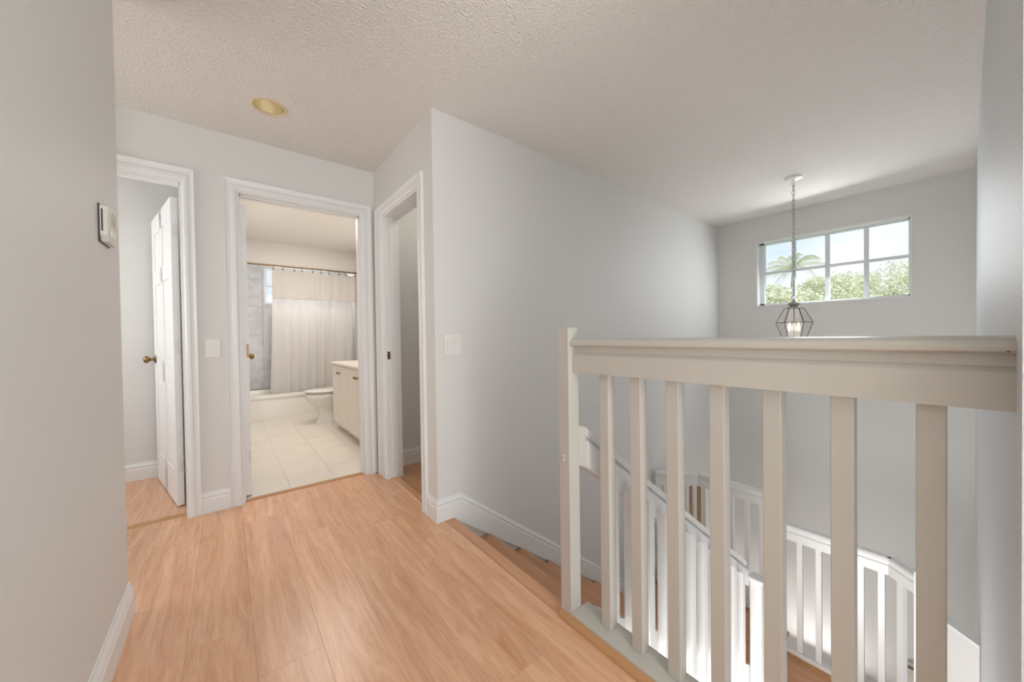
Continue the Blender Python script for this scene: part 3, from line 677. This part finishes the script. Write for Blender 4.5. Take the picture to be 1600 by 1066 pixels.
# ------------------------------------------------------------------ bathroom fittings
tub = thing('bathtub', (.84, 6.3, 0), 'built-in white bathtub under the shower curtain', 'bathtub')
tx0, tx1, ty0, ty1, tz = .042, BXR-.012, 5.955, 6.706, .335
def rrect(x0, x1, y0, y1, r, z, n=5):
    pts = []
    for cx, cy, a0 in ((x1-r, y1-r, 0), (x0+r, y1-r, 90), (x0+r, y0+r, 180), (x1-r, y0+r, 270)):
        for i in range(n+1): a = math.radians(a0+90*i/n); pts.append(Vector((cx+r*math.cos(a), cy+r*math.sin(a), z)))
    return pts
bm = bmesh.new()
loft(bm, [rrect(tx0, tx1, ty0+.02, ty1, .004, 0), rrect(tx0, tx1, ty0+.02, ty1, .004, tz-.05), rrect(tx0, tx1, ty0, ty1, .006, tz-.045), rrect(tx0, tx1, ty0, ty1, .012, tz-.008), rrect(tx0+.006, tx1-.006, ty0+.008, ty1-.004, .015, tz),
          rrect(tx0+.06, tx1-.06, ty0+.07, ty1-.06, .12, tz), rrect(tx0+.08, tx1-.08, ty0+.085, ty1-.075, .14, tz-.03), rrect(tx0+.16, tx1-.14, ty0+.13, ty1-.12, .16, .09), rrect(tx0+.22, tx1-.2, ty0+.19, ty1-.18, .12, .06)], cap=True)
obj('tub_shell', bm, TUBM, tub, True)
bm = bmesh.new(); lathe(bm, [(.001, 0), (.028, 0), (.026, .003), (.001, .004)], (tx1-.3, 6.33, .06), 'z', 16); obj('drain', bm, BRASS, tub)
rod = thing('curtain_rod', (.84, 5.93, 2.118), 'brass shower curtain rod across the bathtub', 'curtain rod')
RY, RZ = 5.935, 2.118
bm = bmesh.new(); lathe(bm, [(.011, .042), (.011, BXR-.002)], (0, RY, RZ), 'x', 14); obj('rod', bm, BRASS, rod, True)
for xx, ax in ((.041, 'x'), (BXR-.001, '-x')):
    bm = bmesh.new(); lathe(bm, [(.001, 0), (.028, 0), (.028, .008), (.018, .014), (.016, .05), (.013, .052), (.001, .053)], (xx, RY, RZ), ax, 16); obj('flange', bm, BRASS, rod, True)
cu = thing('shower_curtain', (1.05, 5.95, .3), 'white shower curtain with a valance hanging from the brass rod', 'shower curtain')
def cloth(name, x0, x1, ztop, zbot, y, amp, nf, seed, flare=0, thick=.003):
    rnd = random.Random(seed); ph = [rnd.random()*6.28 for _ in range(6)]
    nu, nv = 150, 26; bm = bmesh.new(); g = []
    for j in range(nv+1):
        v = j/nv; z = ztop+(zbot-ztop)*v; row = []
        for i in range(nu+1):
            u = i/nu; xx = x0+(x1-x0)*u-flare*v*v*(1-u)
            k = .45+.55*min(1, v*1.6)
            dy = amp*k*(math.sin(u*nf*6.28+ph[0]+.9*math.sin(u*9+ph[1]))*.7+.4*math.sin(u*nf*2.3*6.28*.5+ph[2]+v*1.2)+.25*math.sin(u*3*6.28+ph[3]-v*2))
            zz = z
            if j == 0: zz -= .012*abs(math.sin(u*9*PI))
            if j == nv: zz += .006*math.sin(u*nf*6.28+ph[4])
            row.append(bm.verts.new((xx, y+dy, zz)))
        g.append(row)
    for j in range(nv):
        for i in range(nu): bm.faces.new((g[j][i], g[j][i+1], g[j+1][i+1], g[j+1][i]))
    o = obj(name, bm, FAB, cu, True); m = o.modifiers.new('thickness', 'SOLIDIFY'); m.thickness = thick; return o
cloth('panel', .52, 1.60, 2.085, .27, 6.145, .024, 9, 3, .05)
cloth('valance', .515, 1.605, 2.090, 1.672, 5.985, .016, 8, 5, .0)
for k in range(10):
    x = .53+1.06*k/9+random.uniform(-.02, .02)
    bm = bmesh.new(); ring(bm, (x, RY+.012, RZ-.012), .030, .0022, (0, 1, 0), (0, 0, 1)); rg = obj('ring', bm, BRASS, cu, True)
    bm = bmesh.new(); lathe(bm, [(.001, 0), (.010, 0), (.012, .004), (.008, .009), (.001, .010)], (x, RY-.02, RZ-.047), '-y', 12); obj('ring_ball', bm, BRASS, rg, True)
# toilet, seen side on, facing left
to = thing('toilet', (1.1, 5.22, 0), 'white toilet between vanity and bathtub with closed lid', 'toilet')
def ell(cx, rx, ry, z, n=28, nose=0, cy=5.22):
    pts = []
    for i in range(n):
        a = 2*PI*i/n; c, s = math.cos(a), math.sin(a)
        pts.append(Vector((cx+rx*c*(1+nose*(c < 0)*abs(c)), cy+ry*s, z)))
    return pts
bm = bmesh.new()
loft(bm, [ell(1.09, .20, .112, 0), ell(1.09, .20, .11, .03), ell(1.10, .185, .10, .06), ell(1.10, .18, .095, .17), ell(1.09, .195, .11, .215), ell(1.07, .235, .15, .265), ell(1.04, .262, .178, .33), ell(1.035, .268, .184, .372), ell(1.035, .262, .18, .392)])
obj('bowl', bm, PORC, to, True)
bm = bmesh.new(); loft(bm, [ell(1.035, .250, .172, .397), ell(1.035, .262, .180, .400), ell(1.035, .262, .180, .409), ell(1.035, .252, .172, .412)]); obj('seat', bm, PORC, to, True)
bm = bmesh.new(); loft(bm, [ell(1.037, .25, .170, .418), ell(1.035, .276, .194, .420), ell(1.035, .275, .193, .433), ell(1.037, .250, .172, .441), ell(1.037, .12, .08, .443)]); obj('lid', bm, PORC, to, True)
bm = bmesh.new(); loft(bm, [rrect(1.32, 1.50, 5.02, 5.42, .03, .37), rrect(1.31, 1.515, 5.0, 5.44, .035, .72)]); obj('tank', bm, PORC, to, True)
bm = bmesh.new(); loft(bm, [rrect(1.30, 1.525, 4.99, 5.45, .035, .722), rrect(1.30, 1.525, 4.99, 5.45, .035, .745), rrect(1.31, 1.515, 5.0, 5.44, .03, .755)]); obj('tank_lid', bm, PORC, to, True)
for sy in (-1, 1):
    bm = bmesh.new(); lathe(bm, [(.012, 0), (.012, .012), (.004, .018), (.001, .018)], (1.05, 5.22+sy*.098, .028), 'z', 10); obj('bolt_cap', bm, PORC, to, True)
# vanity
va = thing('vanity_cabinet', (1.3, 4.0, 0), 'cream bathroom vanity cabinet with small brass knobs', 'cabinet')
VX, VY0, VY1, VZ = 1.012, 3.12, 4.835, .79
B('body', VAN, va, VX+.018, BXR-.001, VY0, VY1, .10, VZ); B('toe_kick', VAN, va, VX+.075, BXR-.001, VY0, VY1, 0, .10)
dj = [VY1-.004, 4.482, 4.13, 3.772, 3.41, VY0+.004]
for i, (y1, y0) in enumerate(zip(dj, dj[1:])):
    bm = bmesh.new(); box(bm, VX, VX+.0175, y0+.002, y1-.002, .098, VZ-.008, bevel=.002); d = obj('door', bm, VAN, va)
    yk = {0: y0+.035, 1: y1-.035, 2: y0+.035, 3: y1-.035, 4: y1-.035}[i]
    bm = bmesh.new(); lathe(bm, [(.001, 0), (.010, 0), (.006, .005), (.006, .012), (.014, .018), (.015, .024), (.009, .029), (.001, .030)], (VX, yk, .70), '-x', 14); obj('knob', bm, BRASS, d, True)
bm = bmesh.new(); box(bm, VX-.02, BXR-.001, VY0-.008, VY1+.015, VZ, VZ+.028, bevel=.005)
tag(obj('vanity_countertop', bm, VTOP, None), 'pale peach marble countertop on the bathroom vanity', 'countertop')

# ------------------------------------------------------------------ outside: lawn, trees, palm
bm = bmesh.new(); box(bm, XW+.5, 90, -60, 60, -3.2, -3.1); struct('ground', bm, LAWN)
def leafy_tree(name, c, rx, ry, rz, nleaf, label, seed, zg=-3.1):
    rnd = random.Random(seed); root = thing(name, (c[0], c[1], zg), label, 'tree', 'trees beyond the foyer window')
    bm = bmesh.new(); tube(bm, [(c[0], c[1], zg), (c[0]+.1, c[1]+.1, (zg+c[2])/2), (c[0], c[1], c[2])], [.22, .16, .08], 8)
    for k in range(6):
        a = k*1.05; tube(bm, [(c[0], c[1], c[2]-rz*.7), (c[0]+math.cos(a)*rx*.6, c[1]+math.sin(a)*ry*.6, c[2]+rz*rnd.uniform(-.1, .5))], [.08, .02], 5)
    obj('trunk', bm, BARK, root)
    blobs = []
    for _ in range(26):
        a, e = rnd.random()*6.28, rnd.uniform(-.5, 1); q = math.sqrt(max(0, 1-e*e))
        blobs.append((c[0]+rx*.75*q*math.cos(a), c[1]+ry*.75*q*math.sin(a), c[2]+rz*.75*e, rnd.uniform(.35, .6)))
    verts, faces = [], []
    for _ in range(nleaf):
        b = rnd.choice(blobs); a, e = rnd.random()*6.28, rnd.uniform(-1, 1); q = math.sqrt(1-e*e); rr = b[3]*(.55+.5*rnd.random())*min(rx, ry)*.8
        p = Vector((b[0]+rr*q*math.cos(a), b[1]+rr*q*math.sin(a), b[2]+rr*e*.8)); s = rnd.uniform(.05, .10)
        d = Vector((rnd.uniform(-1, 1), rnd.uniform(-1, 1), rnd.uniform(-.6, .6))).normalized(); w = d.cross(Vector((rnd.uniform(-1, 1), rnd.uniform(-1, 1), rnd.uniform(-1, 1)))).normalized()
        i = len(verts); verts += [p-d*s, p+w*s*.5, p+d*s, p-w*s*.5]; faces.append((i, i+1, i+2, i+3))
    me = bpy.data.meshes.new('foliage'); me.from_pydata([v-Vector(root.location) for v in verts], [], faces); me.materials.append(LEAF)
    o = bpy.data.objects.new('foliage', me); COL.objects.link(o); o.parent = root; o['kind'] = 'stuff'
leafy_tree('leafy_tree', (15.67, 4.25, 1.75), 1.5, 1.3, 1.0, 8000, 'low leafy tree under the palm, left side of the foyer window', 21)
leafy_tree('leafy_tree', (23.05, 4.07, 2.2), 2.0, 1.9, 1.65, 9000, 'rounded leafy tree in the middle panes of the foyer window', 22)
leafy_tree('leafy_tree', (31.87, 2.83, 2.9), 2.4, 2.4, 2.5, 11000, 'tallest leafy tree in the right-hand panes of the foyer window', 23)
pc = Vector((32.3, 7.75, 5.75)); pg = Vector((pc.x, pc.y+.1, -3.1))
pa = thing('palm_tree', pg, 'palm tree with arching fronds in the left panes of the foyer window', 'palm tree')
bm = bmesh.new(); tube(bm, [pg, (pg.x-.05, pg.y+.1, 0), (pg.x, pg.y, 3), pc], [.2, .16, .13, .10], 10); obj('trunk', bm, BARK, pa)
rnd = random.Random(4)
for k in range(15):
    a = k*2.4+rnd.uniform(-.2, .2); el = (1.35, .95, .55, .15, 1.15, .35)[k % 6]+rnd.uniform(-.1, .1); ln = rnd.uniform(2.0, 2.9)
    hd = Vector((math.cos(a), math.sin(a), 0)); pts = []
    for i in range(11):
        s = i/10*ln; pts.append(pc+hd*(s*math.cos(el)*.9+.12*s)+Vector((0, 0, s*math.sin(el)-.24*s*s)))
    bm = bmesh.new(); tube(bm, pts, [.03-.0025*i for i in range(11)], 5)
    for i in range(30):
        f = .12+.88*i/29; q = f*10; j = min(9, int(q)); p = pts[j].lerp(pts[j+1], q-j); d = (pts[j+1]-pts[j]).normalized(); sd = d.cross(Vector((0, 0, 1))).normalized()
        for sg in (-1, 1):
            l2 = .75*math.sin(PI*min(1, f*.85+.12))+.10; tip = p+sd*sg*l2*.4+d*l2*.55+Vector((0, 0, -.6*l2)); w = d*.014
            v = [bm.verts.new(x) for x in (p-w, p+w, tip)]; bm.faces.new(v)
    obj('frond', bm, FROND, pa)
